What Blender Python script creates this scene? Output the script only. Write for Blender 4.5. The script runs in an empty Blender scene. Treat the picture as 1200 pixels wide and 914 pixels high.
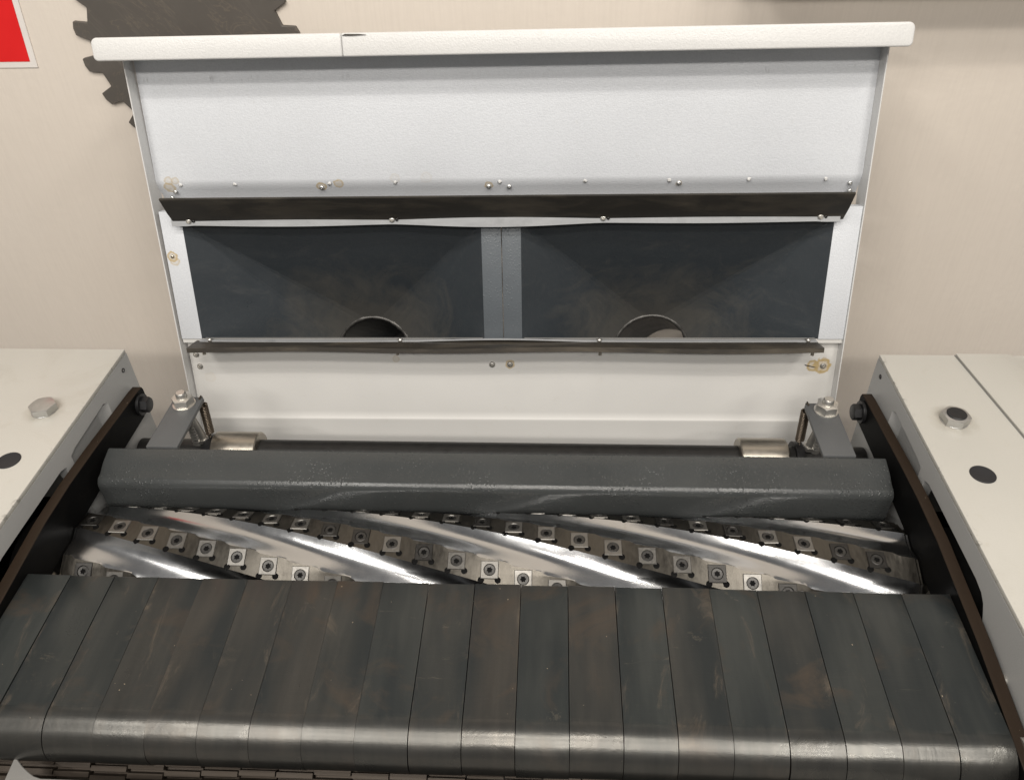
import bpy, bmesh, math, random
from mathutils import Matrix, Vector
from mathutils.geometry import tessellate_polygon

random.seed(7)
scene = bpy.context.scene
COL = scene.collection
R = math.radians

# ------------------------------------------------------------------ camera
cam_data = bpy.data.cameras.new('camera')
cam = bpy.data.objects.new('camera', cam_data)
COL.objects.link(cam)
PITCH, YAW, ROLL = 0.67929, -0.06475, -0.03125
fwd = Vector((math.sin(YAW) * math.cos(PITCH), math.cos(YAW) * math.cos(PITCH), -math.sin(PITCH)))
rgt = Vector((math.cos(YAW), -math.sin(YAW), 0))
up = rgt.cross(fwd)
r2 = rgt * math.cos(ROLL) + up * math.sin(ROLL)
u2 = r2.cross(fwd)
cm = Matrix((r2, u2, -fwd)).transposed().to_4x4()
cm.translation = (0.0517, -0.34139, 0.44708)
cam.matrix_world = cm
cam_data.sensor_fit = 'HORIZONTAL'
cam_data.sensor_width = 36.0
cam_data.lens = 936.12 / 1200 * 36
cam_data.clip_start = 0.01
cam_data.clip_end = 50
scene.camera = cam

# ------------------------------------------------------------------ world and lamps (indoor: rows of ceiling tubes)
world = bpy.data.worlds.new('World')
scene.world = world
world.use_nodes = True
bg = world.node_tree.nodes['Background']
bg.inputs['Color'].default_value = (0.99, 0.975, 0.97, 1)
bg.inputs['Strength'].default_value = 0.18

def strip_lamp(y, z, power, length=2.2, width=0.06, x=0.0, col=(1.0, 0.945, 0.875)):
    l = bpy.data.lights.new('ceiling_tube', 'AREA')
    l.shape = 'RECTANGLE'
    l.size = length
    l.size_y = width
    l.energy = power
    l.color = col
    o = bpy.data.objects.new('ceiling_tube', l)
    COL.objects.link(o)
    o.location = (x, y, z)
    d = Vector((0, 0.25, 0)) - Vector((x, y, z))
    o.rotation_euler = d.to_track_quat('-Z', 'Y').to_euler()
    return o

# three rows of tubes across the hall, each of three fittings with gaps between them
for y, z, power in ((-0.72, 1.75, 23), (-1.35, 1.85, 25), (-1.54, 1.38, 23)):
    for k, (x, col) in enumerate(((-0.86, (1.0, .955, .895)), (0.04, (1.0, .94, .865)), (0.92, (1.0, .95, .885)))):
        strip_lamp(y, z, power / 3, .58, .06, x, col)

scene.view_settings.view_transform = 'Standard'
scene.view_settings.look = 'None'
scene.view_settings.exposure = 0.0
scene.view_settings.gamma = 1.0
scene.view_settings.use_curve_mapping = False

# ------------------------------------------------------------------ materials
class NT:
    def __init__(self, name):
        self.m = bpy.data.materials.new(name)
        self.m.use_nodes = True
        self.t = self.m.node_tree
        self.b = self.t.nodes['Principled BSDF']
        self.tc = self.t.nodes.new('ShaderNodeTexCoord')
        self.vec = self.tc.outputs['Object']

    def n(self, kind, **kw):
        nd = self.t.nodes.new(kind)
        for k, v in kw.items():
            setattr(nd, k, v)
        return nd

    def l(self, a, b):
        self.t.links.new(a, b)

    def per_object(self):
        """shift the texture by a random amount per object, so that copies differ"""
        oi = self.n('ShaderNodeObjectInfo')
        mul = self.n('ShaderNodeMath', operation='MULTIPLY')
        mul.inputs[1].default_value = 17.3
        self.l(oi.outputs['Random'], mul.inputs[0])
        add = self.n('ShaderNodeVectorMath', operation='ADD')
        self.l(self.vec, add.inputs[0])
        self.l(mul.outputs[0], add.inputs[1])
        self.raw = self.vec
        self.vec = add.outputs[0]
        self.rand = oi.outputs['Random']
        return self

    def scaled(self, s, vec=None):
        mp = self.n('ShaderNodeMapping')
        self.l(vec or self.vec, mp.inputs['Vector'])
        mp.inputs['Scale'].default_value = s
        return mp.outputs[0]

    def noise(self, scale, detail=4, rough=.55, vec=None, dist=0):
        nd = self.n('ShaderNodeTexNoise')
        nd.inputs['Scale'].default_value = scale
        nd.inputs['Detail'].default_value = detail
        nd.inputs['Roughness'].default_value = rough
        nd.inputs['Distortion'].default_value = dist
        self.l(vec or self.vec, nd.inputs['Vector'])
        return nd.outputs['Fac']

    def ramp(self, fac, stops):
        nd = self.n('ShaderNodeValToRGB')
        e = nd.color_ramp.elements
        while len(e) < len(stops):
            e.new(.5)
        for el, (p, c) in zip(e, stops):
            el.position = p
            el.color = (c, c, c, 1) if isinstance(c, (int, float)) else (*c, 1)
        self.l(fac, nd.inputs[0])
        return nd.outputs[0]

    def mix(self, fac, a, b, mode='MIX'):
        nd = self.n('ShaderNodeMix', data_type='RGBA', blend_type=mode)
        for sock, v in ((nd.inputs[0], fac), (nd.inputs[6], a), (nd.inputs[7], b)):
            if hasattr(v, 'node'):
                self.l(v, sock)
            elif isinstance(v, (int, float)):
                sock.default_value = v
            else:
                sock.default_value = (*v, 1)
        return nd.outputs[2]

    def math(self, op, a, b=0.0, clamp=False):
        nd = self.n('ShaderNodeMath', operation=op, use_clamp=clamp)
        for sock, v in ((nd.inputs[0], a), (nd.inputs[1], b)):
            if hasattr(v, 'node'):
                self.l(v, sock)
            else:
                sock.default_value = v
        return nd.outputs[0]

    def bump(self, h, strength, dist=.001, normal=None):
        nd = self.n('ShaderNodeBump')
        nd.inputs['Strength'].default_value = strength
        nd.inputs['Distance'].default_value = dist
        self.l(h, nd.inputs['Height'])
        if normal is not None:
            self.l(normal, nd.inputs['Normal'])
        return nd.outputs[0]

    def put(self, name, v):
        s = self.b.inputs[name]
        if hasattr(v, 'node'):
            self.l(v, s)
        elif isinstance(v, (int, float)):
            s.default_value = v
        else:
            s.default_value = (*v, 1)

    def spots(self, col, pts):
        """rust-tinted weld rings: (x, y, z, radius, strength)"""
        nz = self.n('ShaderNodeTexNoise')
        nz.inputs['Scale'].default_value = 240
        self.l(self.vec, nz.inputs['Vector'])
        for x, y, z, rad, st in pts:
            d = self.n('ShaderNodeVectorMath', operation='DISTANCE')
            self.l(self.vec, d.inputs[0])
            d.inputs[1].default_value = (x, y, z)
            k = self.math('DIVIDE', d.outputs['Value'], rad)
            k = self.math('ADD', k, self.math('MULTIPLY', self.math('SUBTRACT', nz.outputs['Fac'], .5), .7))
            m = self.ramp(k, [(0.0, .55 * st), (.45, .35 * st), (.8, st), (1.0, 0.0)])
            col = self.mix(m, col, (.46, .35, .18))
        return col


def white_paint(name, base=(.70, .69, .67), spots=(), grain=1.0, rough=.42, dashes=False, edge=False):
    q = NT(name)
    big = q.noise(9, 3)
    c = q.mix(q.ramp(big, [(.35, 0.0), (.7, 1.0)]), base, tuple(v * .94 for v in base))
    sm = q.noise(70, 5, .7)
    c = q.mix(q.ramp(sm, [(.62, 0.0), (.80, .35)]), c, tuple(v * f for v, f in zip(base, (.80, .76, .68))))
    fine = q.noise(900, 2, .5)
    c = q.mix(q.ramp(fine, [(.35, .10 * grain), (.6, 0.0)]), c, tuple(v * .62 for v in base))
    # thin scuffs
    sc = q.noise(40, 6, .75, q.scaled((1, 1, 7)))
    c = q.mix(q.ramp(sc, [(.74, 0.0), (.78, .35)]), c, (.25, .24, .23))
    if edge:
        # chipped paint along the inner edge, grime round the bolts, long faint scratches
        sp = q.n('ShaderNodeSeparateXYZ')
        q.l(q.vec, sp.inputs[0])
        ax_ = q.math('ABSOLUTE', sp.outputs['X'])
        e = q.ramp(q.math('MULTIPLY', q.math('SUBTRACT', ax_, .3285), 250.0), [(.05, 1.0), (1.0, 0.0)])
        chip = q.ramp(q.noise(150, 5, .75), [(.56, 0.0), (.62, 1.0)])
        c = q.mix(q.math('MULTIPLY', q.math('MULTIPLY', e, chip), .7), c, (.20, .19, .17))
        d = q.n('ShaderNodeVectorMath', operation='DISTANCE')
        cmb = q.n('ShaderNodeCombineXYZ')
        q.l(ax_, cmb.inputs[0]); q.l(sp.outputs['Y'], cmb.inputs[1]); cmb.inputs[2].default_value = .0367
        q.l(cmb.outputs[0], d.inputs[0])
        d.inputs[1].default_value = (.3588, .1335, .0367)
        gr = q.math('ADD', q.math('MULTIPLY', d.outputs['Value'], 40.0), q.math('MULTIPLY', q.math('SUBTRACT', q.noise(70, 5, .7), .5), .7))
        c = q.mix(q.ramp(gr, [(.36, .45), (.72, 0.0)]), c, (.30, .27, .21))
        scr = q.noise(30, 5, .7, q.scaled((9, .35, 1)))
        c = q.mix(q.ramp(scr, [(.70, 0.0), (.74, .25)]), c, (.33, .31, .28))
        gm = q.noise(13, 6, .7, None, .8)
        c = q.mix(q.ramp(gm, [(.52, 0.0), (.78, .40)]), c, (.36, .33, .27))
    if dashes:
        # row of dark rub marks left by the catch, along the top of the sheet
        sp = q.n('ShaderNodeSeparateXYZ')
        q.l(q.vec, sp.inputs[0])
        near = q.ramp(q.math('ABSOLUTE', q.math('SUBTRACT', sp.outputs['Z'], .3215)), [(.0003, 1.0), (.0009, 0.0)])
        side = q.ramp(q.math('ABSOLUTE', sp.outputs['X']), [(.10, 0.0), (.17, 1.0)])
        dn = q.ramp(q.noise(55, 4, .7, q.scaled((1, 1, .3))), [(.60, 0.0), (.68, .55)])
        c = q.mix(q.math('MULTIPLY', q.math('MULTIPLY', near, side), dn), c, (.10, .095, .09))
    if spots:
        c = q.spots(c, spots)
    q.put('Base Color', c)
    q.put('Roughness', rough)
    q.put('Normal', q.bump(fine, .28 * grain, .0006, q.bump(q.noise(5, 2), .25, .004)))
    return q.m


def plain_metal(name, base, rough, metal=1.0, spread=.15, scale=120, stretch=(1, 1, 1), bump=.05):
    q = NT(name).per_object()
    f = q.noise(scale, 5, .65, q.scaled(stretch))
    c = q.mix(f, tuple(v * (1 - spread) for v in base), tuple(min(1, v * (1 + spread)) for v in base))
    d = q.noise(scale * .3, 4, .6)
    c = q.mix(q.ramp(d, [(.55, 0.0), (.75, .35)]), c, tuple(v * .5 for v in base))
    q.put('Base Color', c)
    q.put('Metallic', metal)
    q.put('Roughness', q.ramp(f, [(.2, max(.03, rough - .1)), (.8, min(1, rough + .12))]))
    q.put('Normal', q.bump(f, bump, .0006))
    return q.m


def mat_fingers():
    q = NT('blackened_steel').per_object()
    streak = q.noise(95, 5, .65, q.scaled((1, .10, .18)))
    blot = q.noise(20, 6, .65, None, .8)
    sheen_band = q.noise(34, 3, .5, q.scaled((1, .22, 1)))
    sep = q.n('ShaderNodeSeparateXYZ')
    q.l(q.raw, sep.inputs[0])
    c = q.mix(streak, (.023, .029, .030), (.058, .063, .061))
    # each finger has its own heat tint, from blue-grey to brown
    tint = q.ramp(q.rand, [(.15, 0.0), (.95, 1.0)])
    c = q.mix(q.math('MULTIPLY', tint, .45), c, q.mix(streak, (.040, .032, .026), (.078, .062, .050)))
    c = q.mix(q.ramp(sheen_band, [(.42, 0.0), (.64, .85)]), c, (.020, .025, .027))  # lengthwise sheen painted as darker bands in the colour
    c = q.mix(q.ramp(blot, [(.54, 0.0), (.74, .75)]), c, (.078, .058, .042))
    worn = q.noise(30, 7, .74, q.scaled((1.4, .5, 1)), 1.2)
    c = q.mix(q.ramp(worn, [(.61, 0.0), (.80, .65)]), c, (.160, .128, .095))
    # rubbed patches hugging the long edges
    ex = q.ramp(q.math('MULTIPLY', q.math('ABSOLUTE', sep.outputs['X']), 63.0), [(.55, 0.0), (1.0, 1.0)])
    c = q.mix(q.math('MULTIPLY', ex, q.ramp(worn, [(.54, 0.0), (.70, .6)])), c, (.130, .108, .084))
    smear = q.noise(16, 6, .75, q.scaled((.7, 1.6, 1)), 2.0)
    c = q.mix(q.ramp(smear, [(.64, 0.0), (.69, .25), (.73, 0.0)]), c, (.20, .17, .13))
    fleck = q.noise(360, 2, .5)
    c = q.mix(q.ramp(fleck, [(.775, 0.0), (.80, .9)]), c, (.45, .37, .27))
    # the rolled nose is coloured brighter and more metallic
    yy = q.math('ADD', sep.outputs['Y'], q.math('MULTIPLY', q.math('SUBTRACT', worn, .5), .016))
    nose_mask = q.ramp(q.math('MULTIPLY', yy, -8.0), [(.755, 0.0), (.83, 1.0)])
    c = q.mix(q.math('MULTIPLY', nose_mask, .62), c, q.mix(streak, (.085, .085, .082), (.165, .155, .138)))
    q.put('Base Color', c)
    q.put('Metallic', q.math('ADD', .5, q.math('MULTIPLY', nose_mask, .35)))
    rr = q.ramp(q.math('ADD', q.math('MULTIPLY', blot, .5), q.math('MULTIPLY', sheen_band, .5)), [(.34, .26), (.64, .48)])
    q.put('Roughness', q.mix(nose_mask, rr, q.ramp(blot, [(.25, .23), (.75, .37)])))
    lay = q.noise(300, 4, .65, q.scaled((.03, 1, 1)))
    q.put('Normal', q.bump(lay, .12, .0005, q.bump(blot, .25, .0014)))
    return q.m


def mat_hammered(name, base, pits=1.0, rough=.32, dust=None):
    q = NT(name)
    blot = q.noise(14, 4, .6)
    c = q.mix(blot, tuple(v * .85 for v in base), tuple(v * 1.2 for v in base))
    grit = q.noise(700, 2, .4)
    if dust:
        dn = q.noise(26, 6, .7, None, 1.0)
        c = q.mix(q.ramp(dn, [(.42, 0.0), (.75, .75)]), c, dust)
    c = q.mix(q.ramp(grit, [(.72, 0.0), (.80, .5 * pits)]), c, (.30, .30, .29))
    q.put('Base Color', c)
    q.put('Roughness', q.ramp(blot, [(.3, rough), (.8, rough + .14)]))
    vor = q.n('ShaderNodeTexVoronoi')
    vor.inputs['Scale'].default_value = 400
    q.l(q.vec, vor.inputs['Vector'])
    lump = q.ramp(vor.outputs['Distance'], [(.10, 1.0), (.34, 0.0)])
    patch = q.ramp(q.noise(18, 3), [(.42, 0.0), (.62, 1.0)])
    h = q.math('ADD', q.math('MULTIPLY', q.math('MULTIPLY', lump, patch), 1.0 * pits), q.math('MULTIPLY', q.noise(520, 3), .35))
    q.put('Normal', q.bump(h, .55 * pits, .0009))
    return q.m


def mat_chute():
    q = NT('chute_grey_paint')
    blot = q.noise(12, 4, .6)
    c = q.mix(blot, (.030, .036, .042), (.046, .053, .059))
    # packed dust fanning out round the two ports
    for px in (-.147, .150):
        d = q.n('ShaderNodeVectorMath', operation='DISTANCE')
        q.l(q.vec, d.inputs[0])
        d.inputs[1].default_value = (px, .085, .060)
        k = q.math('ADD', q.math('MULTIPLY', d.outputs['Value'], 7.0), q.math('MULTIPLY', q.math('SUBTRACT', q.noise(24, 6, .7, None, 1.2), .5), 1.5))
        c = q.mix(q.ramp(k, [(.20, .70), (.80, 0.0)]), c, (.095, .090, .080))
    sm = q.noise(20, 7, .72, q.scaled((.6, 1, 1.5)), 1.6)
    c = q.mix(q.ramp(sm, [(.56, 0.0), (.74, .24)]), c, (.11, .108, .100))
    sc = q.noise(34, 7, .75, None, 3.0)
    c = q.mix(q.ramp(sc, [(.492, 0.0), (.5, .16), (.508, 0.0)]), c, (.16, .155, .145))
    q.put('Base Color', c)
    q.put('Roughness', q.ramp(sm, [(.3, .26), (.7, .42)]))
    q.put('Normal', q.bump(blot, .12, .004, q.bump(q.noise(350, 3), .08, .0006)))
    return q.m


def mat_flute():
    q = NT('polished_flute_steel')
    turn = q.noise(420, 3, .6, q.scaled((1, .02, .02)))
    b = q.noise(26, 5, .65)
    c = q.mix(b, (.40, .405, .41), (.54, .545, .55))
    stain = q.noise(45, 6, .7, None, 1.0)
    c = q.mix(q.ramp(stain, [(.62, 0.0), (.82, .40)]), c, (.20, .17, .13))
    dust = q.noise(700, 2, .5)
    c = q.mix(q.ramp(dust, [(.73, 0.0), (.80, .6)]), c, (.9, .85, .75))
    q.put('Base Color', c)
    q.put('Metallic', 1.0)
    q.put('Roughness', q.ramp(b, [(.3, .15), (.75, .25)]))
    q.put('Anisotropic', .45)
    tg = q.n('ShaderNodeTangent', direction_type='RADIAL', axis='X')
    q.l(tg.outputs[0], q.b.inputs['Tangent'])
    q.put('Normal', q.bump(turn, .05, .0004, q.bump(q.noise(60, 2), .06, .001)))
    return q.m


def mat_wall():
    q = NT('wall_cloth_paint')
    a = q.noise(420, 2, .5, q.scaled((1, 1, .06)))
    big = q.noise(3, 4, .6)
    c = q.mix(big, (.640, .575, .500), (.710, .645, .570))
    c = q.mix(q.ramp(a, [(.4, 0.0), (.7, .14)]), c, (.54, .48, .42))
    q.put('Base Color', c)
    q.put('Roughness', .6)
    mk = q.noise(14, 8, .8, None, 2.0)
    c = q.mix(q.ramp(mk, [(.72, 0.0), (.76, .30)]), c, (.36, .31, .26))
    c = q.mix(q.ramp(q.noise(120, 3, .6), [(.74, 0.0), (.78, .25)]), c, (.40, .35, .30))
    q.put('Base Color', c)
    q.put('Normal', q.bump(a, .10, .0008, q.bump(q.noise(130, 5), .20, .0014)))
    return q.m


def mat_slate():
    q = NT('slate_brown_print')
    v = q.n('ShaderNodeVectorRotate', rotation_type='Y_AXIS')
    v.inputs['Angle'].default_value = R(30)
    q.l(q.vec, v.inputs['Vector'])
    s = q.noise(60, 6, .7, q.scaled((2.2, 1, .22), v.outputs[0]), .8)
    w = q.noise(18, 5, .65)
    c = q.mix(w, (.066, .058, .050), (.105, .094, .082))
    c = q.mix(q.ramp(s, [(.55, 0.0), (.78, .4)]), c, (.18, .155, .125))
    vein = q.noise(9, 5, .7, None, 2.5)
    c = q.mix(q.ramp(vein, [(.488, 0.0), (.5, .18), (.512, 0.0)]), c, (.26, .20, .14))
    q.put('Base Color', c)
    q.put('Roughness', .55)
    return q.m


def mat_brown_top():
    q = NT('brown_oxidised_edge')
    s = q.noise(90, 5, .65, q.scaled((1, .12, 1)))
    c = q.mix(s, (.016, .0105, .007), (.036, .023, .014))
    fl = q.noise(500, 2, .5)
    c = q.mix(q.ramp(fl, [(.77, 0.0), (.80, .8)]), c, (.5, .42, .33))
    q.put('Base Color', c)
    q.put('Roughness', .6)
    q.put('Specular IOR Level', .2)
    q.put('Normal', q.bump(s, .15, .0006))
    return q.m


def rubber(name, base=(.020, .018, .015), dust=(.075, .064, .048), amt=.7, spec=.5):
    q = NT(name)
    q.put('Specular IOR Level', spec)
    s = q.noise(60, 5, .65, q.scaled((.25, 1, 1)), .4)
    c = q.mix(q.ramp(s, [(.45, 0.0), (.75, amt)]), base, dust)
    q.put('Base Color', c)
    q.put('Roughness', .55)
    q.put('Normal', q.bump(s, .1, .001))
    return q.m


M = {}
HB = -(-.015)          # hood-local y of the upper sheet (y points into the hood)
M['sheet'] = white_paint('white_powder_coat', (.64, .66, .69), spots=[
    (-.3108, .015, .2344, .0042, .55), (-.3043, .015, .2344, .0040, .5), (-.312, .018, .2275, .0060, .8),
    (-.1682, .018, .2275, .0052, .9), (-.1517, .0165, .2302, .0052, .8), (-.0989, .015, .2345, .0050, .18),
    (-.0700, .015, .2350, .0060, .12), (-.0134, .0185, .2270, .0045, .8), (.1588, .018, .2270, .0035, .5),
    (-.3132, .002, .1667, .0056, 1.0), (-.3120, .002, .1620, .0050, .6)], grain=1.7, rough=.34, dashes=True)
M['lower'] = white_paint('white_lower_sheet', (.66, .65, .625), spots=[
    (.0034, .012, .0547, .0050, .9), (.3065, .012, .0540, .0088, 1.3), (.298, .012, .0540, .0065, 1.1),
    (-.110, .012, .060, .0040, .4), (-.302, .012, .040, .006, .12)], grain=.35)
M['lip'] = white_paint('white_lip', (.68, .675, .66), grain=1.6, rough=.34)
M['housing'] = white_paint('cream_housing_paint', (.520, .505, .460), grain=.6, rough=.36, edge=True)
M['casting'] = white_paint('grey_white_inner_face', (.43, .43, .42), grain=.8, rough=.5)
M['guard'] = white_paint('shaded_guard_paint', (.20, .195, .185), grain=.6, rough=.5)  # pale guard darkened in its base colour to stand for shade
M['strip'] = plain_metal('retaining_strip_white', (.44, .45, .46), .40, .35, .06, 200, (.2, 1, 1), .04)
M['rubber'] = rubber('black_rubber')
M['rubber2'] = rubber('brown_dusty_rubber', (.035, .030, .024), (.11, .092, .068), .9)
M['chute'] = mat_chute()
M['weld'] = plain_metal('worn_weld_bead', (.09, .087, .082), .40, .6, .3, 300, (1, 1, 1), .3)
M['divider'] = mat_hammered('divider_grey_paint', (.105, .118, .130), .9, .36)
M['bar'] = mat_hammered('slate_hammered_paint', (.044, .047, .047), .75, .22)
M['bracket'] = mat_hammered('bracket_grey_paint', (.085, .088, .090), .15, .42)
M['finger'] = mat_fingers()
M['flute'] = mat_flute()
M['land'] = plain_metal('brushed_land_steel', (.105, .097, .084), .36, 1.0, .32, 380, (1, .3, .3), .22)
M['insert'] = plain_metal('carbide_insert', (.20, .192, .178), .40, .9, .16, 500, (1, 1, 1), .06)
M['insertb'] = plain_metal('carbide_insert_dark', (.055, .053, .050), .40, .9, .2, 500, (1, 1, 1), .06)
M['screw'] = plain_metal('dark_torx_screw', (.075, .073, .070), .42, .9, .2, 400)
M['zinc'] = plain_metal('zinc_plated_steel', (.62, .60, .56), .32, .85, .12, 260)
M['galv'] = plain_metal('dull_galvanised', (.50, .50, .49), .34, .95, .2, 200)
M['bushing'] = plain_metal('turned_steel', (.42, .385, .33), .34, .95, .12, 160, (1, 1, 1))
M['dark_steel'] = plain_metal('oiled_dark_steel', (.030, .029, .028), .42, .5, .25, 120)
M['black'] = plain_metal('black_oxide', (.012, .012, .013), .45, .1, .2, 120)
M['barblack'] = rubber('flat_black_paint', (.004, .004, .004), (.010, .009, .008), .5, .08)
M['void'] = rubber('black_cavity', (.005, .005, .005), (.009, .008, .007), .5, .06)
M['plug'] = rubber('black_plastic_plug', (.012, .012, .014), (.02, .02, .022), .4)
M['brown'] = mat_brown_top()
M['wall'] = mat_wall()
M['slate'] = mat_slate()
M['roller'] = plain_metal('worn_serrated_steel', (.058, .045, .034), .5, .5, .5, 90, (.3, 1, 1), .2)
M['spring'] = plain_metal('spring_steel', (.17, .14, .11), .34, .9, .2, 300)
q = NT('red_poster'); q.put('Base Color', q.mix(q.noise(40, 3), (.66, .012, .012), (.72, .016, .016))); q.put('Roughness', .35); M['red'] = q.m
q = NT('white_poster_edge'); q.put('Base Color', q.mix(q.noise(40, 3), (.70, .66, .62), (.76, .72, .68))); q.put('Roughness', .4); M['pwhite'] = q.m

# ------------------------------------------------------------------ helpers
ROOT = bpy.data.objects.new('thickness_planer', None)
COL.objects.link(ROOT)
ROOT.location = (0, 0, -0.30)
ROOT['label'] = 'open wood planer with steel cutter head, dark fingers and raised white dust hood'
ROOT['category'] = 'wood planer'


def mesh(name, verts, faces, angle=32, smooth=True):
    me = bpy.data.meshes.new(name)
    me.from_pydata([tuple(v) for v in verts], [], faces)
    bm = bmesh.new()
    bm.from_mesh(me)
    bmesh.ops.recalc_face_normals(bm, faces=bm.faces)
    bm.to_mesh(me)
    bm.free()
    if smooth:
        me.polygons.foreach_set('use_smooth', [True] * len(me.polygons))
        me.set_sharp_from_angle(angle=R(angle))
    return me


def obj(name, me, mats, parent=ROOT, loc=(0, 0, 0), rot=None):
    o = bpy.data.objects.new(name, me)
    COL.objects.link(o)
    if not me.materials:
        for m in (mats if isinstance(mats, (list, tuple)) else [mats]):
            me.materials.append(m)
    mw = Matrix.Translation(loc)
    if rot is not None:
        mw = mw @ rot.to_4x4()
    if parent is ROOT:
        mw = Matrix.Translation((0, 0, 0.30)) @ mw
    o.parent = parent
    o.matrix_basis = mw
    return o


def prism(poly, a0, a1, axis='x', bev=0.0, seg=2, holes=()):
    """extrude a 2-D outline. axis x: (y,z) outline; axis y: (x,z); axis z: (x,y)"""
    def P(p, a):
        return {'x': (a, p[0], p[1]), 'y': (p[0], a, p[1]), 'z': (p[0], p[1], a)}[axis]
    loops = [list(poly)] + [list(h) for h in holes]
    verts, faces, idx = [], [], []
    for lp in loops:
        for a in (a0, a1):
            idx.append(list(range(len(verts), len(verts) + len(lp))))
            verts += [P(p, a) for p in lp]
    flat0 = [i for k in range(len(loops)) for i in idx[2 * k]]
    flat1 = [i for k in range(len(loops)) for i in idx[2 * k + 1]]
    if holes:
        tris = tessellate_polygon([[Vector((p[0], p[1], 0)) for p in lp] for lp in loops])
        faces += [tuple(flat0[i] for i in t) for t in tris]
        faces += [tuple(flat1[i] for i in t[::-1]) for t in tris]
    else:
        faces += [tuple(flat0), tuple(flat1[::-1])]
    for k, lp in enumerate(loops):
        A, B = idx[2 * k], idx[2 * k + 1]
        n = len(lp)
        faces += [(A[i], A[(i + 1) % n], B[(i + 1) % n], B[i]) for i in range(n)]
    me = bpy.data.meshes.new('p')
    me.from_pydata(verts, [], faces)
    bm = bmesh.new()
    bm.from_mesh(me)
    bmesh.ops.recalc_face_normals(bm, faces=bm.faces)
    if bev:
        es = [e for e in bm.edges if len(e.link_faces) == 2 and e.calc_face_angle(0) > R(40)]
        bmesh.ops.bevel(bm, geom=es, offset=bev, segments=seg, affect='EDGES', profile=.5, clamp_overlap=True)
    bm.to_mesh(me)
    bm.free()
    me.polygons.foreach_set('use_smooth', [True] * len(me.polygons))
    me.set_sharp_from_angle(angle=R(35))
    return me


def box(x0, x1, y0, y1, z0, z1, bev=0.0, seg=2):
    return prism([(y0, z0), (y1, z0), (y1, z1), (y0, z1)], x0, x1, 'x', bev, seg)


def circ(cx, cy, r, n=24, a0=0.0, a1=360.0):
    full = abs(a1 - a0) >= 359.9
    k = n if full else n + 1
    return [(cx + r * math.cos(R(a0 + (a1 - a0) * i / n)), cy + r * math.sin(R(a0 + (a1 - a0) * i / n))) for i in range(k)]


def lathe(prof, n=32, axis='x', close=True):
    """prof: (along, radius) points; axis through the origin"""
    verts, faces = [], []
    for a, r in prof:
        for i in range(n):
            c, s = r * math.cos(2 * math.pi * i / n), r * math.sin(2 * math.pi * i / n)
            verts.append({'x': (a, c, s), 'z': (c, s, a), 'y': (c, a, s)}[axis])
    for k in range(len(prof) - 1):
        for i in range(n):
            j = (i + 1) % n
            faces.append((k * n + i, k * n + j, (k + 1) * n + j, (k + 1) * n + i))
    if close:
        faces.append(tuple(range(n)))
        faces.append(tuple(range((len(prof) - 1) * n, len(prof) * n)))
    return mesh('lathe', verts, faces)


def tube(path, r, n=8):
    """round wire along a list of points"""
    verts, faces = [], []
    pts = [Vector(p) for p in path]
    for i, p in enumerate(pts):
        t = (pts[min(i + 1, len(pts) - 1)] - pts[max(i - 1, 0)]).normalized()
        a = t.cross(Vector((0, 0.31, 1))).normalized()
        b = t.cross(a).normalized()
        for k in range(n):
            an = 2 * math.pi * k / n
            verts.append(p + a * (r * math.cos(an)) + b * (r * math.sin(an)))
    for i in range(len(pts) - 1):
        for k in range(n):
            j = (k + 1) % n
            faces.append((i * n + k, i * n + j, (i + 1) * n + j, (i + 1) * n + k))
    faces.append(tuple(range(n)))
    faces.append(tuple(range((len(pts) - 1) * n, len(pts) * n)))
    return mesh('tube', verts, faces, 60)


def hexhead(af, h, cham=.12, hole=0.0, flange=0.0):
    """hexagon with turned (chamfered) top, z up from 0; AF = across flats"""
    n = 48
    rc = af / 2
    def hexr(t):
        m = (t % (math.pi / 3)) - math.pi / 6
        return rc / math.cos(m)
    verts, faces = [], []
    rings = [(0.0, None), (h * (1 - cham), 1), (h, .96)]
    for z, s in rings:
        for i in range(n):
            t = 2 * math.pi * i / n
            r = hexr(t)
            if s == .96:
                r = rc * .95
                zz = z
            elif s == 1:
                # chamfer dips at the corners
                zz = z + h * .10 * (1 - (r - rc) / (rc * .1547))
                zz = min(zz, h * .985)
            else:
                zz = z
            verts.append((r * math.cos(t), r * math.sin(t), zz))
    for k in range(2):
        for i in range(n):
            j = (i + 1) % n
            faces.append((k * n + i, k * n + j, (k + 1) * n + j, (k + 1) * n + i))
    faces.append(tuple(range(n)))
    faces.append(tuple(range(2 * n, 3 * n)))
    return mesh('hex', verts, faces, 22)


def join(name, parts):
    """parts: (mesh, matrix, material index) -> one mesh"""
    bm = bmesh.new()
    for me, mt, mi in parts:
        k0 = len(bm.faces)
        v0 = len(bm.verts)
        bm.from_mesh(me)
        bm.verts.ensure_lookup_table()
        bm.faces.ensure_lookup_table()
        if mt is not None:
            bmesh.ops.transform(bm, matrix=mt, verts=bm.verts[v0:])
        for f in bm.faces[k0:]:
            f.material_index = mi
    me = bpy.data.meshes.new(name)
    bm.to_mesh(me)
    bm.free()
    me.polygons.foreach_set('use_smooth', [True] * len(me.polygons))
    me.set_sharp_from_angle(angle=R(32))
    return me


T = Matrix.Translation
def RX(a): return Matrix.Rotation(a, 4, 'X')
def RY(a): return Matrix.Rotation(a, 4, 'Y')
def RZ(a): return Matrix.Rotation(a, 4, 'Z')

# ------------------------------------------------------------------ the wall behind
WY = 0.46
wall = bpy.data.objects.new('wall', box(-1.6, 1.6, WY, WY + .1, -.30, 1.3))
COL.objects.link(wall)
wall.data.materials.append(M['wall'])
wall['kind'] = 'structure'

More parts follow.
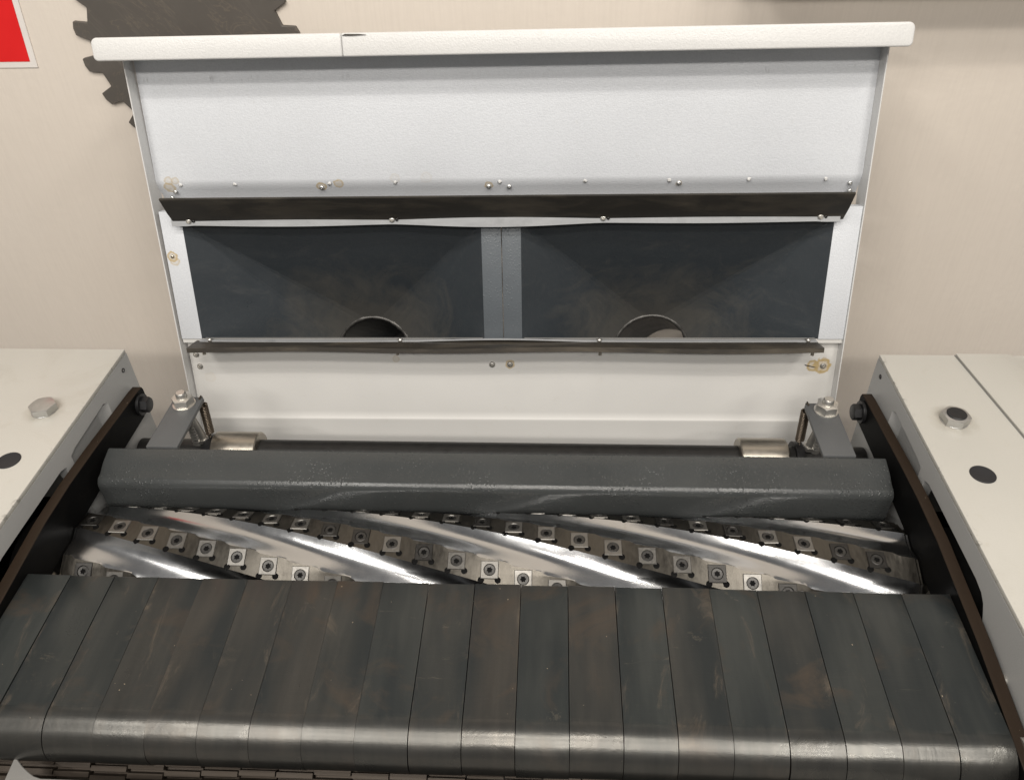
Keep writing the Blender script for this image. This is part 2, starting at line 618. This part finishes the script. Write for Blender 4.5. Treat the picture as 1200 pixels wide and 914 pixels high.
# gear-shaped plaque on the wall: twenty squared teeth
gc, gr0, gr1 = (-.3035, .2235), .0968, .1112
pts = []
def gp(r, d):
    return (gc[0] + r * math.cos(R(d)), gc[1] + r * math.sin(R(d)))
for k in range(20):
    a = 165.8 + 18 * k
    pts += [gp(gr0, a - 1.2), gp(gr1 - .0004, a), gp(gr1, a + 3.4), gp(gr1 - .0016, a + 6.6), gp(gr0 + .0006, a + 8.4), gp(gr0, a + 12.6)]
g = bpy.data.objects.new('gear_plaque', prism([(x, z) for x, z in pts], WY - .0045, WY + .002, 'y', .0006, 1))
COL.objects.link(g)
g.data.materials.append(M['slate'])
g['label'] = 'dark brown gear-shaped plaque with slate grain on the beige wall'
g['category'] = 'wall decoration'

ob = bpy.data.objects.new('shadow_board', box(.215, .95, WY - .078, WY + .002, .300, .46, .003))  # unseen board, added to cast the stepped shadow on the wall
COL.objects.link(ob)
ob.data.materials.append(M['pwhite'])
ob['label'] = 'unseen pale board added above the hood to shade the upper right wall'
ob['category'] = 'shadow caster'

# red poster with a white edge
pr = bpy.data.objects.new('red_poster', join('poster', [
    (prism([(-.56, .2076), (-.4644, .2076), (-.4560, .298), (-.56, .298)], WY - .0012, WY + .001, 'y'), None, 0),
    (prism([(-.553, .2135), (-.4699, .2135), (-.4622, .292), (-.553, .292)], WY - .0017, WY - .0008, 'y'), None, 1)]))
COL.objects.link(pr)
pr.data.materials.append(M['pwhite'])
pr.data.materials.append(M['red'])
pr['label'] = 'plain red poster with a white border on the beige wall'
pr['category'] = 'poster'

# ------------------------------------------------------------------ machine: dark inner bed
obj('inner_bed', join('inner_bed', [
    (box(-.56, .56, -.26, .24, -.30, -.15), None, 0),
    (box(-.327, .327, .195, .205, -.15, -.066), None, 0)]), M['void'])

# ------------------------------------------------------------------ side housings
S = .3290
ZT = .0367
YB = .2185
def side_housing(s):
    outer = [(YB, ZT - .004), (-.40, ZT - .004), (-.40, -.30), (YB, -.30)]
    # long cut-out with an S-shaped front end
    cut = [(.092, .014), (.085, .0165), (.0, .0165), (-.010, .0150), (-.0160, .0115), (-.0200, .006), (-.0235, .0005), (-.0290, -.0035),
           (-.040, -.0065), (-.075, -.0095), (-.16, -.016), (-.16, -.10), (.03, -.12), (.092, -.12), (.098, -.04)]
    pocket = [(.168, .0165), (.162, .0200), (.110, .0185), (.102, .0165), (.100, -.03), (.160, -.03), (.168, -.02)]
    inner = prism(outer, s * S, s * (S + .009), 'x', 0, 1, [cut, pocket])
    back = prism([(p[0], p[1]) for p in [(.172, .024), (.096, .024), (.096, -.034), (.172, -.034)]], s * (S + .0062), s * (S + .0088), 'x')
    # a ramped far end of the pocket
    ramp = prism([(s * S, .168), (s * (S + .0062), .158), (s * (S + .0064), .1685)], -.03, .0168, 'z')
    top = prism([(s * S, YB), (s * .62, YB), (s * .62, -.40), (s * S, -.40)], ZT - .004, ZT, 'z', .0008, 2)
    side = prism([(s * .61, YB), (s * .62, YB - .0005), (s * .62, -.40), (s * .61, -.40)], -.30, ZT - .0042, 'z')
    rear = prism([(s * (S + .0092), YB - .006), (s * .608, YB - .006), (s * .608, YB - .0005), (s * (S + .0092), YB - .0005)], -.30, ZT - .0042, 'z')
    me = join('side_housing', [(inner, None, 1), (back, None, 1), (ramp, None, 1), (top, None, 0), (side, None, 0), (rear, None, 0)])
    h = obj('side_housing', me, [M['housing'], M['casting']])
    bx, by = s * .3588, .1335
    b = obj('housing_bolt', join('hb', [(hexhead(.0185, .0066), RZ(R(14 if s < 0 else 38)), 0), (lathe([(-.0005, .0100), (.0004, .0100), (.0006, .0094)], 32, 'z'), None, 0)]), M['galv'], h, (bx, by, ZT + .0001))
    if s > 0:
        obj('bolt_cap', lathe([(0, .0071), (.0006, .0073), (.0011, .0066), (.0012, .0038), (.0006, .0010)], 32, 'z'), M['black'], h, (bx, by, ZT + .0067))
    obj('hole_plug', lathe([(-.003, .0088), (.0004, .0088), (.0007, .0082), (.0003, .0072)], 36, 'z'), M['plug'], h, (s * .3570, .0755, ZT))
    # small screw hole near the rear corner
    obj('pilot_hole', lathe([(-.0004, .0021), (.0004, .0021), (.0006, .0017), (-.0008, .0014)], 20, 'x'), M['dark_steel'], h, (s * (S - .0001), .2045, .0235))
    return h

hl = side_housing(-1)
hr = side_housing(1)
# raised belt cover on the right housing, its edge running slightly askew
obj('belt_cover', prism([(.3912, .2178), (.4330, .2178), (.56, .130), (.56, -.30), (.4500, -.30)], ZT + .0003, ZT + .0022, 'z', .0006, 2), M['housing'], hr)
obj('cover_seam_shadow', prism([(.3903, .2176), (.3913, .2176), (.4500, -.30), (.4490, -.30)], ZT - .001, ZT + .0003, 'z'), M['guard'], hr)  # grey strip painting the shadow gap beside the belt cover

# head bearings and the dark gear-train covers seen through the cut-outs
AX = (.0558, -.0699)
for s in (-1, 1):
    brg = obj('bearing_housing', lathe([(s * .3300, .024), (s * .3300, .046), (s * .3335, .0485), (s * .36, .0485), (s * .36, .02)], 48, 'x'), M['dark_steel'], ROOT, (0, AX[0], AX[1]))
    obj('journal', lathe([(s * .3178, .030), (s * .3215, .030), (s * .3215, .020), (s * .3302, .020)], 40, 'x'), M['bushing'], brg)
    obj('idler_cover', lathe([(s * .345, .005), (s * .345, .050), (s * .352, .056), (s * .40, .056)], 48, 'x'), M['dark_steel'], ROOT, (0, -.045, -.062))
    obj('feed_boss', lathe([(s * .319, .006), (s * .319, .019), (s * .322, .0215), (s * .3295, .0215)], 40, 'x'), M['bushing'], ROOT, (0, .004, -.034))

# ------------------------------------------------------------------ brown-topped guide bars inside the housings
def guide_bar(s):
    top = [(.2060, .0015), (.2045, .0050), (.1960, .0062), (.115, .0115), (.075, .0132), (.035, .0125), (-.040, .0050), (-.090, -.0030), (-.135, -.0110)]
    low = [(-.135, -.035), (-.090, -.030), (.06, -.022), (.150, -.020), (.192, -.0200), (.2035, -.0150), (.2060, -.0085)]
    me = prism(top + low, s * .3182, s * .3266, 'x', .0005, 1)
    for p in me.polygons:
        p.material_index = 0 if p.normal.z > .55 else 1
    o = obj('guide_bar', me, [M['brown'], M['barblack']])
    # black hexagon bolt on the inner side of the far end
    hb = join('pb', [(hexhead(.0125, .0065), T((0, 0, .0022)), 0), (lathe([(0, .0098), (.0024, .0098), (.0024, .004)], 32, 'z'), None, 0)])
    obj('pivot_bolt', hb, M['black'], o, (s * .3181, .1935, -.0065), (RY(-s * math.pi / 2) @ RZ(R(30))).to_3x3())
guide_bar(-1)
guide_bar(1)
# a retaining pin head on the gap side of the right bar and the stub at its front end
obj('retaining_pin', lathe([(0, .0032), (.004, .0032), (.005, .002)], 20, 'x'), M['zinc'], ROOT, (.3268, -.0605, -.004))
obj('retaining_pin', lathe([(-.004, .0055), (.0012, .0055), (.002, .0045)], 20, 'x'), M['zinc'], ROOT, (.3265, -.100, -.0085))

# ------------------------------------------------------------------ cutter head
HLEN = .3172
ROWX = [-.246 + .1675 * (k - 2) for k in range(8)]
SLOPE = R(269.5)
RL = .0527
PITCHX = .0248
BASE = [-.307 + .1652 * (k - 2) for k in range(8)]
nx, nl = 520, 26
LO, HI = R(-9.5), R(10.5)
SEC = R(45)
phis = [LO + (HI - LO) * i / 7 for i in range(8)] + [HI + (SEC + LO - HI) * i / (nl - 8 + 1) for i in range(1, nl - 8 + 1)]
def lobe(phi):
    if phi <= HI + 1e-6:
        return RL / math.cos(phi)
    t = (phi - HI) / (SEC + LO - HI)
    re = RL / math.cos(HI) * (1 - t) + RL / math.cos(LO) * t
    return re - .0036 * math.sin(math.pi * t) ** .95 - .0004 * math.sin(2 * math.pi * t)
verts, faces, mids = [], [], []
ntot = nl * 8
xs = [-HLEN + 2 * HLEN * i / nx for i in range(nx + 1)]
for i, x in enumerate(xs):
    shrink = .0 if 1 < i < nx - 1 else .0012
    for k in range(8):
        f = ((x - BASE[k]) / PITCHX + .32) % 1.0
        saw = f / .8 if f < .8 else (1 - f) / .2
        scal = R(1.7) * (saw - .5) if abs(x) < HLEN - .006 else 0
        for j, ph in enumerate(phis):
            w = 0.0
            if ph < R(-4):
                w = (R(-4) - ph) / (R(-4) - LO)
            th = R(96.5) + SLOPE * (x - ROWX[k]) + ph - scal * w
            r = lobe(ph) - shrink
            verts.append((x, r * math.cos(th), r * math.sin(th)))
# order around the axis: sector k+1 (larger x offset) lies at smaller angle -> walk sectors backwards
order = []
for k in range(8):
    kk = (-k) % 8
    order += [kk * nl + j for j in range(nl)]
for i in range(nx):
    for a in range(ntot):
        b = (a + 1) % ntot
        A, B = order[a], order[b]
        faces.append((i * ntot + A, i * ntot + B, (i + 1) * ntot + B, (i + 1) * ntot + A))
        mids.append(1 if (A % nl) < 7 else 0)
faces.append(tuple(order)); mids.append(1)
faces.append(tuple(nx * ntot + o for o in order)); mids.append(1)
me = bpy.data.meshes.new('cutter_head')
me.from_pydata(verts, [], faces)
me.polygons.foreach_set('material_index', mids)
bm = bmesh.new(); bm.from_mesh(me); bmesh.ops.recalc_face_normals(bm, faces=bm.faces); bm.to_mesh(me); bm.free()
me.polygons.foreach_set('use_smooth', [True] * len(me.polygons))
me.set_sharp_from_angle(angle=R(9))
head = obj('cutter_head', me, [M['flute'], M['land']], ROOT, (0, AX[0], AX[1]))

# indexable inserts, local z outward
IS = .0131
def insert_mesh():
    n = 24
    verts, faces = [], []
    h = IS / 2
    def sq(i, hh):
        t = 2 * math.pi * i / n
        c, s_ = math.cos(t), math.sin(t)
        k = hh / max(abs(c), abs(s_))
        return c * k, s_ * k
    def snap(i, hh):
        # put square corners exactly on the outline
        x, y = sq(i, hh)
        return x, y
    rings = [('s', h, -.0030), ('s', h, .0007), ('s', h - .0004, .0011), ('c', .0045, .0011), ('c', .0042, .0006), ('c', .0041, -.0012)]
    for kind, r, z in rings:
        for i in range(n):
            if kind == 's':
                x, y = snap(i, r)
            else:
                t = 2 * math.pi * i / n
                x, y = r * math.cos(t), r * math.sin(t)
            verts.append((x, y, z))
    for k in range(len(rings) - 1):
        for i in range(n):
            j = (i + 1) % n
            faces.append((k * n + i, k * n + j, (k + 1) * n + j, (k + 1) * n + i))
    return mesh('insert', verts, faces, 25)
def screw_mesh():
    n = 36
    verts, faces = [], []
    def star(i, r):
        t = 2 * math.pi * i / n
        return r * (1 + .16 * math.cos(6 * t))
    rings = [(.0042, -.0008, 0), (.0041, .0006, 0), (.0038, .0008, 0), (.0020, .0007, 1), (.0019, .0003, 1)]
    for r, z, s_ in rings:
        for i in range(n):
            t = 2 * math.pi * i / n
            rr = star(i, r) if s_ else r
            verts.append((rr * math.cos(t), rr * math.sin(t), z))
    for k in range(len(rings) - 1):
        for i in range(n):
            j = (i + 1) % n
            faces.append((k * n + i, k * n + j, (k + 1) * n + j, (k + 1) * n + i))
    faces.append(tuple(range(4 * n, 5 * n)))
    me = mesh('screw', verts, faces, 30)
    for p in me.polygons:
        c = p.center
        if math.hypot(c.x, c.y) < .0021 and c.z < .0006:
            p.material_index = 1  # shallow socket coloured black in place of its shade
    return me
im, im2, smesh = insert_mesh(), insert_mesh(), screw_mesh()
rm = lathe([(-.002, .0023), (.0003, .0023), (.0004, .0021), (.00038, .0004)], 18, 'z')  # raised black disc painting the dark of a pocket's corner hole
rnd = random.Random(3)
for k in range(8):
    i0 = math.ceil((-HLEN + .009 - BASE[k]) / PITCHX)
    i1 = math.floor((HLEN - .009 - BASE[k]) / PITCHX)
    for i in range(i0, i1 + 1):
        x = BASE[k] + i * PITCHX
        th = R(96.5) + SLOPE * (x - ROWX[k])
        deg = math.degrees(th) % 360
        if not 25 < deg < 178:
            continue
        # local frame: X = axis, Z = outward, Y = downhill side
        zo = Vector((0, math.cos(th), math.sin(th)))
        yo = zo.cross(Vector((1, 0, 0)))
        m3 = Matrix((Vector((1, 0, 0)), yo, zo)).transposed()
        jit = Matrix.Rotation(R(rnd.uniform(-2.0, 2.0)), 3, 'Y') @ Matrix.Rotation(R(rnd.uniform(-3.6, 3.6)), 3, 'X')
        pos = zo * (RL - .0002) + yo * .0006 + Vector((x, 0, 0))
        dark = rnd.random() < .35
        obj('cutter_insert', im2 if dark else im, M['insertb'] if dark else M['insert'], head, pos, m3 @ jit)
        obj('insert_screw', smesh, [M['screw'], M['void']], head, pos, m3 @ jit @ Matrix.Rotation(rnd.uniform(0, 1.05), 3, 'Z'))
        for sx in (-1, 1):
            obj('relief_hole_shade', rm, M['void'], head, zo * (RL + (.0003 if sx < 0 else -.0001)) - yo * (IS / 2 + .0002) + Vector((x + sx * (IS / 2 - .0004), 0, 0)), m3)

# ------------------------------------------------------------------ chip-breaker fingers
FP = .03175
prof = [(-.0006, -.0060), (0, -.0052), (0, -.0006), (-.0006, 0), (-.030, -.0008), (-.0955, -.0036)]
prof += [(-.0960 + .0212 * math.cos(R(t)), -.0248 + .0212 * math.sin(R(t))) for t in range(84, 236, 8)]
prof += [(-.085, -.0350), (-.060, -.018)]
fmesh = prism(prof, -FP / 2 + .00015, FP / 2 - .00015, 'x', .00025, 1)
fm2 = prism(prof, -FP / 2 + .00034, FP / 2 - .00022, 'x', .0003, 1)
fm3 = prism(prof, -FP / 2 + .00004, FP / 2 - .00004, 'x', .00014, 1)
for i in range(20):
    obj('finger', random.choice([fmesh, fm2, fm3]), M['finger'], ROOT, (-.3175 + (i + .5) * FP, random.uniform(-.0004, .0003), random.uniform(-.0006, .0002)), (RX(R(random.uniform(-.35, .25))) @ RY(R(random.uniform(-.9, .9)))).to_3x3())

# ------------------------------------------------------------------ pressure bar
bp = [(.128, .0014), (.1265, .0024), (.1130, -.0012), (.1050, -.0052)]
bp += [(.1040 + .0078 * math.cos(R(t)), -.0130 + .0078 * math.sin(R(t))) for t in range(112, 186, 8)]
bp += [(.0966, -.0300), (.0974, -.0372), (.0990, -.0398), (.1025, -.0415), (.1080, -.0450), (.128, -.0450)]
bar = obj('pressure_bar', prism(bp, -.3150, .3150, 'x', .0016, 3), M['bar'])
# chip deflector behind, under the bar, dark
obj('deflector_plate', prism([(.1060, -.0452), (.1070, -.0490), (.120, -.0560), (.170, -.060), (.170, -.0452), (.112, -.0452)], -.312, .312, 'x', .0005, 1), M['dark_steel'])
# outfeed shaft and bushings behind the bar
sh = obj('outfeed_shaft', lathe([(-.327, .0135), (.327, .0135)], 32, 'x'), M['dark_steel'], ROOT, (0, .1830, -.0560))
for xc in (-.2360, .2380):
    obj('shaft_bushing', lathe([(xc - .0205, .014), (xc - .0205, .0195), (xc - .0195, .0205), (xc + .0195, .0205), (xc + .0205, .0195), (xc + .0205, .014)], 48, 'x'), M['bushing'], sh)

def bracket(s, x0, x1):
    # flat arm running back from the bar, hexagon nut on a stud at its far end, spring at its inner corner
    xc = (x0 + x1) / 2
    arm = prism([(x0 + .003, .1935), (x1 - .0015, .1935), (x1, .192), (x1, .1285), (x0, .1285), (x0, .1905)], -.0006, .0030, 'z', .0006, 2)
    foot = prism([(x0 + .001, .1290), (x1 - .001, .1290), (x1 - .001, .133), (x0 + .001, .133)], -.04, -.0005, 'z')
    a = obj('spring_bracket', join('bk', [(arm, None, 0), (foot, None, 0)]), M['bracket'])
    nx_ = xc + (-.001 if s < 0 else .003)
    obj('hex_nut', join('nut', [(hexhead(.0162, .0078), RZ(R(10)), 0), (lathe([(-.0006, .0098), (.0004, .0098), (.0006, .005)], 32, 'z'), None, 0)]), M['zinc'], a, (nx_, .1835, .0034))
    th = []
    for k in range(19):
        z = -.046 + .0034 * k
        th += [(z, .0043), (z + .0017, .0048)]
    th += [(.0205, .0044), (.0216, .0036)]
    obj('stud', lathe(th, 28, 'z'), M['zinc'], a, (nx_, .1835, -.0055))
    inn = x1 - .0028 if s < 0 else x0 + .0028
    tall = [(inn, .1895, .0040), (inn, .1935, .0038), (inn, .1950, .0005), (inn, .1925, -.0050)]
    coil = [(inn + .0033 * math.cos(t * .62), (.1922 - .004 * t / 190) + .0033 * math.sin(t * .62), -.005 - .030 * t / 190) for t in range(191)]
    hook = [(inn, .1880, -.035), (inn, .1870, -.0375), (inn, .1850, -.0405), (inn, .183, -.0428)]
    obj('tension_spring', tube(tall + coil + hook, .00082, 7), M['spring'], a)
    # inclined stop screw between arm and shaft, collar on the shaft
    sx = inn + (-.010 if s < 0 else .012)
    obj('stop_screw', join('ss', [(lathe([(-.024, .0036), (.012, .0036), (.013, .003)], 20, 'z'), None, 0), (hexhead(.009, .004), T((0, 0, -.028)), 0)]), M['zinc'], a, (sx, .184, -.014), RY(R(10 * s)).to_3x3())
    obj('shaft_collar', lathe([(inn - .004, .0138), (inn - .004, .0180), (inn + .003, .0180), (inn + .003, .0138)], 32, 'x'), M['black'], a, (0, .183, -.056))
bracket(-1, -.2838, -.2572)
bracket(1, .2668, .2925)

# ------------------------------------------------------------------ serrated sectional infeed roller and front guard
def segment_mesh(w):
    n = 46
    out = []
    for i in range(n):
        a0 = 360 / n * i
        for rr, da in ((.0372, 0), (.0416, .7), (.0416, 5.0), (.0372, 5.7)):
            out.append((rr * math.cos(R(a0 + da)), rr * math.sin(R(a0 + da))))
    return prism(out, -w / 2, w / 2, 'x')
ROLL_C = (-.089, -.0865)
rol = obj('infeed_roller', lathe([(-.318, .030), (.318, .030)], 32, 'x'), M['dark_steel'], ROOT, (0, ROLL_C[0], ROLL_C[1]))
sm = segment_mesh(.0230)
for i in range(26):
    obj('roller_segment', sm, M['roller'], rol, (-.2985 + i * .0239, 0, 0), RX(R(random.uniform(0, 9))).to_3x3())
arc = [(-.2768, -.1144), (-.2735, -.1172), (-.2690, -.1206), (-.2635, -.1239), (-.2590, -.1262), (-.2540, -.1275)]
obj('front_guard', prism([(-.290, -.40), (-.2755, -.1300)] + arc + [(.2540, -.1275), (.2635, -.1239), (.2768, -.1144), (.290, -.40)], -.034, -.030, 'z', .0004, 1), M['guard'])

# ------------------------------------------------------------------ dust hood (local x across, y into the hood, z up the hood)
TH = .28152
hood_rot = (RX(-TH) @ RY(-.006)).to_3x3()
def hbox(u0, u1, o0, o1, v0, v1, bev=0.0):
    return box(u0, u1, -max(o0, o1), -min(o0, o1), v0, v1, bev)
W = .3203
def sheet(profile, u0, u1, t=.0012, nu=1):
    """folded sheet: profile of (off, v) points, thickness t to the back"""
    f = [(-o, v) for o, v in profile]
    b = [(-o + t, v) for o, v in profile][::-1]
    return prism(f + b, u0, u1, 'x')
hood_me = join('dust_hood', [
    (sheet([(-.015, .345), (-.015, .2350), (-.0157, .2325), (-.0170, .2298), (-.0194, .2262), (-.0230, .2218), (-.0270, .2150)], -W - .0023, W - .0012), None, 0),
    # margins beside the chute
    (hbox(-W + .0012, -.2988, -.0035, -.0020, .0845, .2085, .0004), None, 0),
    (hbox(.2958, W - .0012, -.0035, -.0020, .0845, .2085, .0004), None, 0),
    (hbox(-W + .0012, -.2988, -.012, -.0036, .2065, .2084), None, 0),
    (hbox(.2958, W - .0012, -.012, -.0036, .2065, .2084), None, 0)])
hood = obj('dust_hood', hood_me, M['sheet'], ROOT, (.0066, .2615, -.07902), hood_rot)
for s in (-1, 1):
    f0, f1 = (-W, -W + .0011) if s < 0 else (W - .0011, W)
    tl = .0049 if s < 0 else 0.0
    fl = obj('side_flange', join('fl', [(prism([(f0, -.060), (f1, -.060), (f1 - tl, .343), (f0 - tl, .343)], 0.0, .022, 'y', .0003, 1), None, 0)]), M['lip'], hood)
# front lip: rounded bar wider than the hood, in two lengths that meet at a crack
def lip_part(u0, u1, end):
    lo, hi, r = .3376, .3556, .0052
    if end < 0:
        out = [(u1, lo), (u1, hi)] + circ(u0 + r, hi - r, r, 6, 90, 180) + circ(u0 + r * .7, lo + r * .7, r * .7, 6, 180, 270)
    else:
        out = [(u0, lo)] + circ(u1 - r * .7, lo + r * .7, r * .7, 6, 270, 360) + circ(u1 - r, hi - r, r, 6, 0, 90) + [(u0, hi)]
    return prism(out, -.025, .022, 'y', .0016, 3)
obj('front_lip', lip_part(-.3365, -.12685, -1), M['lip'], hood)
obj('front_lip', lip_part(-.12665, .3285, 1), M['lip'], hood)
obj('chipped_paint', prism([(-.1255, .3536), (-.1180, .3533), (-.1060, .3539), (-.1120, .3545), (-.1230, .3547)], -.0262, -.0200, 'y'), M['rubber2'], hood)

# chute: two square-to-round hoppers with round ports, grey flanges between them
def hopper(u0, u1, v0, v1, pc, pr_, depth):
    n = 32
    corners = [(u1, v1), (u0, v1), (u0, v0), (u1, v0)]
    verts = [(c[0], .0022, c[1]) for c in corners]
    cir = [(pc[0] + pr_ * math.cos(2 * math.pi * i / n), depth, pc[1] + pr_ * math.sin(2 * math.pi * i / n)) for i in range(n)]
    cir2 = [(pc[0] + (x - pc[0]) * .9 + .030, depth + .075, pc[1] + (z - pc[1]) * .9 - .036) for x, y, z in cir]
    verts += cir + cir2
    faces = []
    q4 = n // 4
    for c in range(4):
        for i in range(q4):
            a = 4 + (c * q4 + i) % n
            b = 4 + (c * q4 + i + 1) % n
            faces.append((c, b, a))
        faces.append((c, (c + 1) % 4, 4 + ((c + 1) * q4) % n))
    for i in range(n):
        j = (i + 1) % n
        faces.append((4 + i, 4 + j, 4 + n + j, 4 + n + i))
    return mesh('hopper', verts, faces, 5)
def ring_tube(c, r, rt, y, n=64, m=8):
    verts, faces = [], []
    rr = random.Random(5)
    for i in range(n):
        t = 2 * math.pi * i / n
        w = rt * rr.uniform(.75, 1.3)
        for k in range(m):
            a = 2 * math.pi * k / m
            verts.append((c[0] + (r + w * math.cos(a)) * math.cos(t), y + w * math.sin(a), c[1] + (r + w * math.cos(a)) * math.sin(t)))
    for i in range(n):
        for k in range(m):
            faces.append((i * m + k, i * m + (k + 1) % m, ((i + 1) % n) * m + (k + 1) % m, ((i + 1) % n) * m + k))
    return mesh('ring', verts, faces, 70)
for u0, u1, pc in ((-.2988, -.0200, (-.147, .0410)), (.0160, .2958, (.150, .0425))):
    if pc[0] < 0:
        obj('port_gate', lathe([(.159, .0), (.159, .0372), (.162, .0372)], 32, 'y', False), M['dark_steel'], hood, (pc[0] + .030, 0, pc[1] - .036))
    hp = obj('chute_hopper', hopper(u0, u1, .0855, .1985, pc, .0395, .085), M['chute'], hood)
    obj('port_weld', ring_tube(pc, .0395, .0021, .085), M['weld'], hood)
obj('divider_flange', hbox(-.0203, -.00195, -.0030, -.0015, .084, .1985, .0004), M['divider'], hood)
obj('divider_flange', hbox(-.00135, .0163, -.0034, -.0019, .084, .1985, .0004), M['divider'], hood)

def wavy_strip(u0, u1, prof_fn, n=90, m=None):
    """closed (y,z) profile that changes along u"""
    verts, faces = [], []
    k = None
    for i in range(n + 1):
        u = u0 + (u1 - u0) * i / n
        pr0 = prof_fn(u)
        k = len(pr0)
        verts += [(u, y, z) for y, z in pr0]
    for i in range(n):
        for a in range(k):
            b = (a + 1) % k
            faces.append((i * k + a, i * k + b, (i + 1) * k + b, (i + 1) * k + a))
    faces.append(tuple(range(k)))
    faces.append(tuple(range(n * k, (n + 1) * k)))
    return mesh('strip', verts, faces, 35)
SCR = [-.2871, -.0996, .0901, .2799]
def sag(u, amp=.0026):
    # the strip is pulled up at its screws and bellies out between them
    for a, b in zip(SCR[:-1], SCR[1:]):
        if a <= u <= b:
            t = (u - a) / (b - a)
            k = {0: .0012, 1: amp, 2: .0008}[SCR.index(a)]
            return k * math.sin(math.pi * t) ** 1.3
    return .0004
obj('rubber_flap', wavy_strip(-.3020, .3005, lambda u: [(-.0018, .1985), (-.0030, .2005), (-.0150, .2120 - sag(u) * .4), (-.0255, .2254), (-.0272, .2242), (-.0166, .2105 - sag(u) * .4), (-.0050, .1985)]), M['rubber'], hood)
obj('retaining_strip', wavy_strip(-.3035, .2970, lambda u: [(-.0042 - sag(u), .2068 - sag(u)), (-.0056 - sag(u), .2073 - sag(u)), (-.0078 - sag(u), .2060 - sag(u)), (-.0078 - sag(u), .1975 - sag(u)), (-.0064 - sag(u), .1970 - sag(u)), (-.0060 - sag(u), .2050 - sag(u))]), M['strip'], hood)
obj('rubber_flap', wavy_strip(-.3030, .2935, lambda u: [(0, .0812), (0, .0838), (-.0120, .0848 - sag(u, .001)), (-.0250, .0850 + .0010 * math.sin(u * 23)), (-.0252, .0805 + .0010 * math.sin(u * 23)), (-.0120, .0822)]), M['rubber2'], hood)
obj('retaining_strip', wavy_strip(-.2985, .2930, lambda u: [(.0, .0850), (-.0040, .0854 - .9 * sag(u, -.0022)), (-.0050, .0852 - .9 * sag(u, -.0022)), (-.0050, .0838 - sag(u, -.0022)), (-.0040, .0836 - sag(u, -.0022)), (0, .0838)]), M['strip'], hood)

def panhead(r=.0027, h=.0016):
    return lathe([(0, r), (h * .5, r * .98), (h * .85, r * .8), (h, r * .45), (h * .55, r * .30)], 20, 'y')
def pan(u, off, v, r=.0027, mat='zinc', par=None, name='screw'):
    m = lathe([(0, r), (-.0008, r * .98), (-.0014, r * .8), (-.0017, r * .42), (-.0009, r * .28)], 20, 'y')
    return obj(name, m, M[mat], par or hood, (u, -off, v))
for u in SCR:
    pan(u, .0080 + sag(u), .2018, .0027, 'zinc')
    o = pan(u + .0045, .0080, .2016, .0014, 'dark_steel')
for u in (-.2880, -.1009, .0898, .2845):
    obj('clamp_screw', lathe([(.0848, .0022), (.0862, .0026), (.0874, .0018)], 16, 'z'), M['zinc'], hood, (u, -.0045, 0))
    obj('clamp_screw', lathe([(.0770, .0016), (.0815, .0016)], 16, 'z'), M['bushing'], hood, (u, -.0215, 0))
# spot welds and rivets along the fold
for u, v in [(-.2488, .2310), (-.3005, .2305), (-.0989, .2312), (-.0030, .2308), (.0743, .2312), (.1500, .2308), (.2207, .2312), (.2880, .2308), (-.1600, .2308)]:
    bm = bmesh.new()
    bmesh.ops.create_icosphere(bm, subdivisions=2, radius=.0018)
    for vv in bm.verts:
        vv.co += Vector((random.uniform(-1, 1), random.uniform(-1, 1), random.uniform(-1, 1))) * .0006
        vv.co.y *= .5
    me = bpy.data.meshes.new('weld'); bm.to_mesh(me); bm.free()
    me.polygons.foreach_set('use_smooth', [True] * len(me.polygons))
    obj('weld_blob', me, M['lip'], hood, (u, .0163, v))
for u, v, off in [(-.1682, .2265, -.0188), (-.0134, .2262, -.0190), (.0053, .2258, -.0192), (.1588, .2278, -.0178), (-.3080, .2235, -.0205), (.3105, .2262, -.0188), (.3120, .2190, -.0212), (-.3125, .2180, -.0212)]:
    pan(u, off, v, .0021, 'galv', None, 'rivet')
pan(-.3132, -.0019, .1667, .0016, 'bushing', None, 'rivet')

# lower sheet with a fold above its foot
low = sheet([(-.0035, .0850), (-.0040, .0800), (-.0120, .0785), (-.0120, .0060), (-.0124, .0030), (-.0124, -.0030), (-.0115, -.0046), (-.0113, -.0056), (-.0120, -.0075), (-.0121, -.062)], -W + .0012, W - .0012)
ls = obj('lower_sheet', low, M['lower'], hood)
for u, v in [(-.0143, .0545), (.0034, .0547), (.3075, .0540), (-.3125, .0648), (-.3105, .0520)]:
    pan(u, -.0120, v, .0031, 'zinc', ls, 'rivet')
obj('marker_scrawl', prism([(.2895, .0553), (.2925, .0545), (.2985, .0530), (.3015, .0522), (.2985, .0522), (.2940, .0533), (.2905, .0540)], .0117, .0121, 'y'), M['black'], ls)
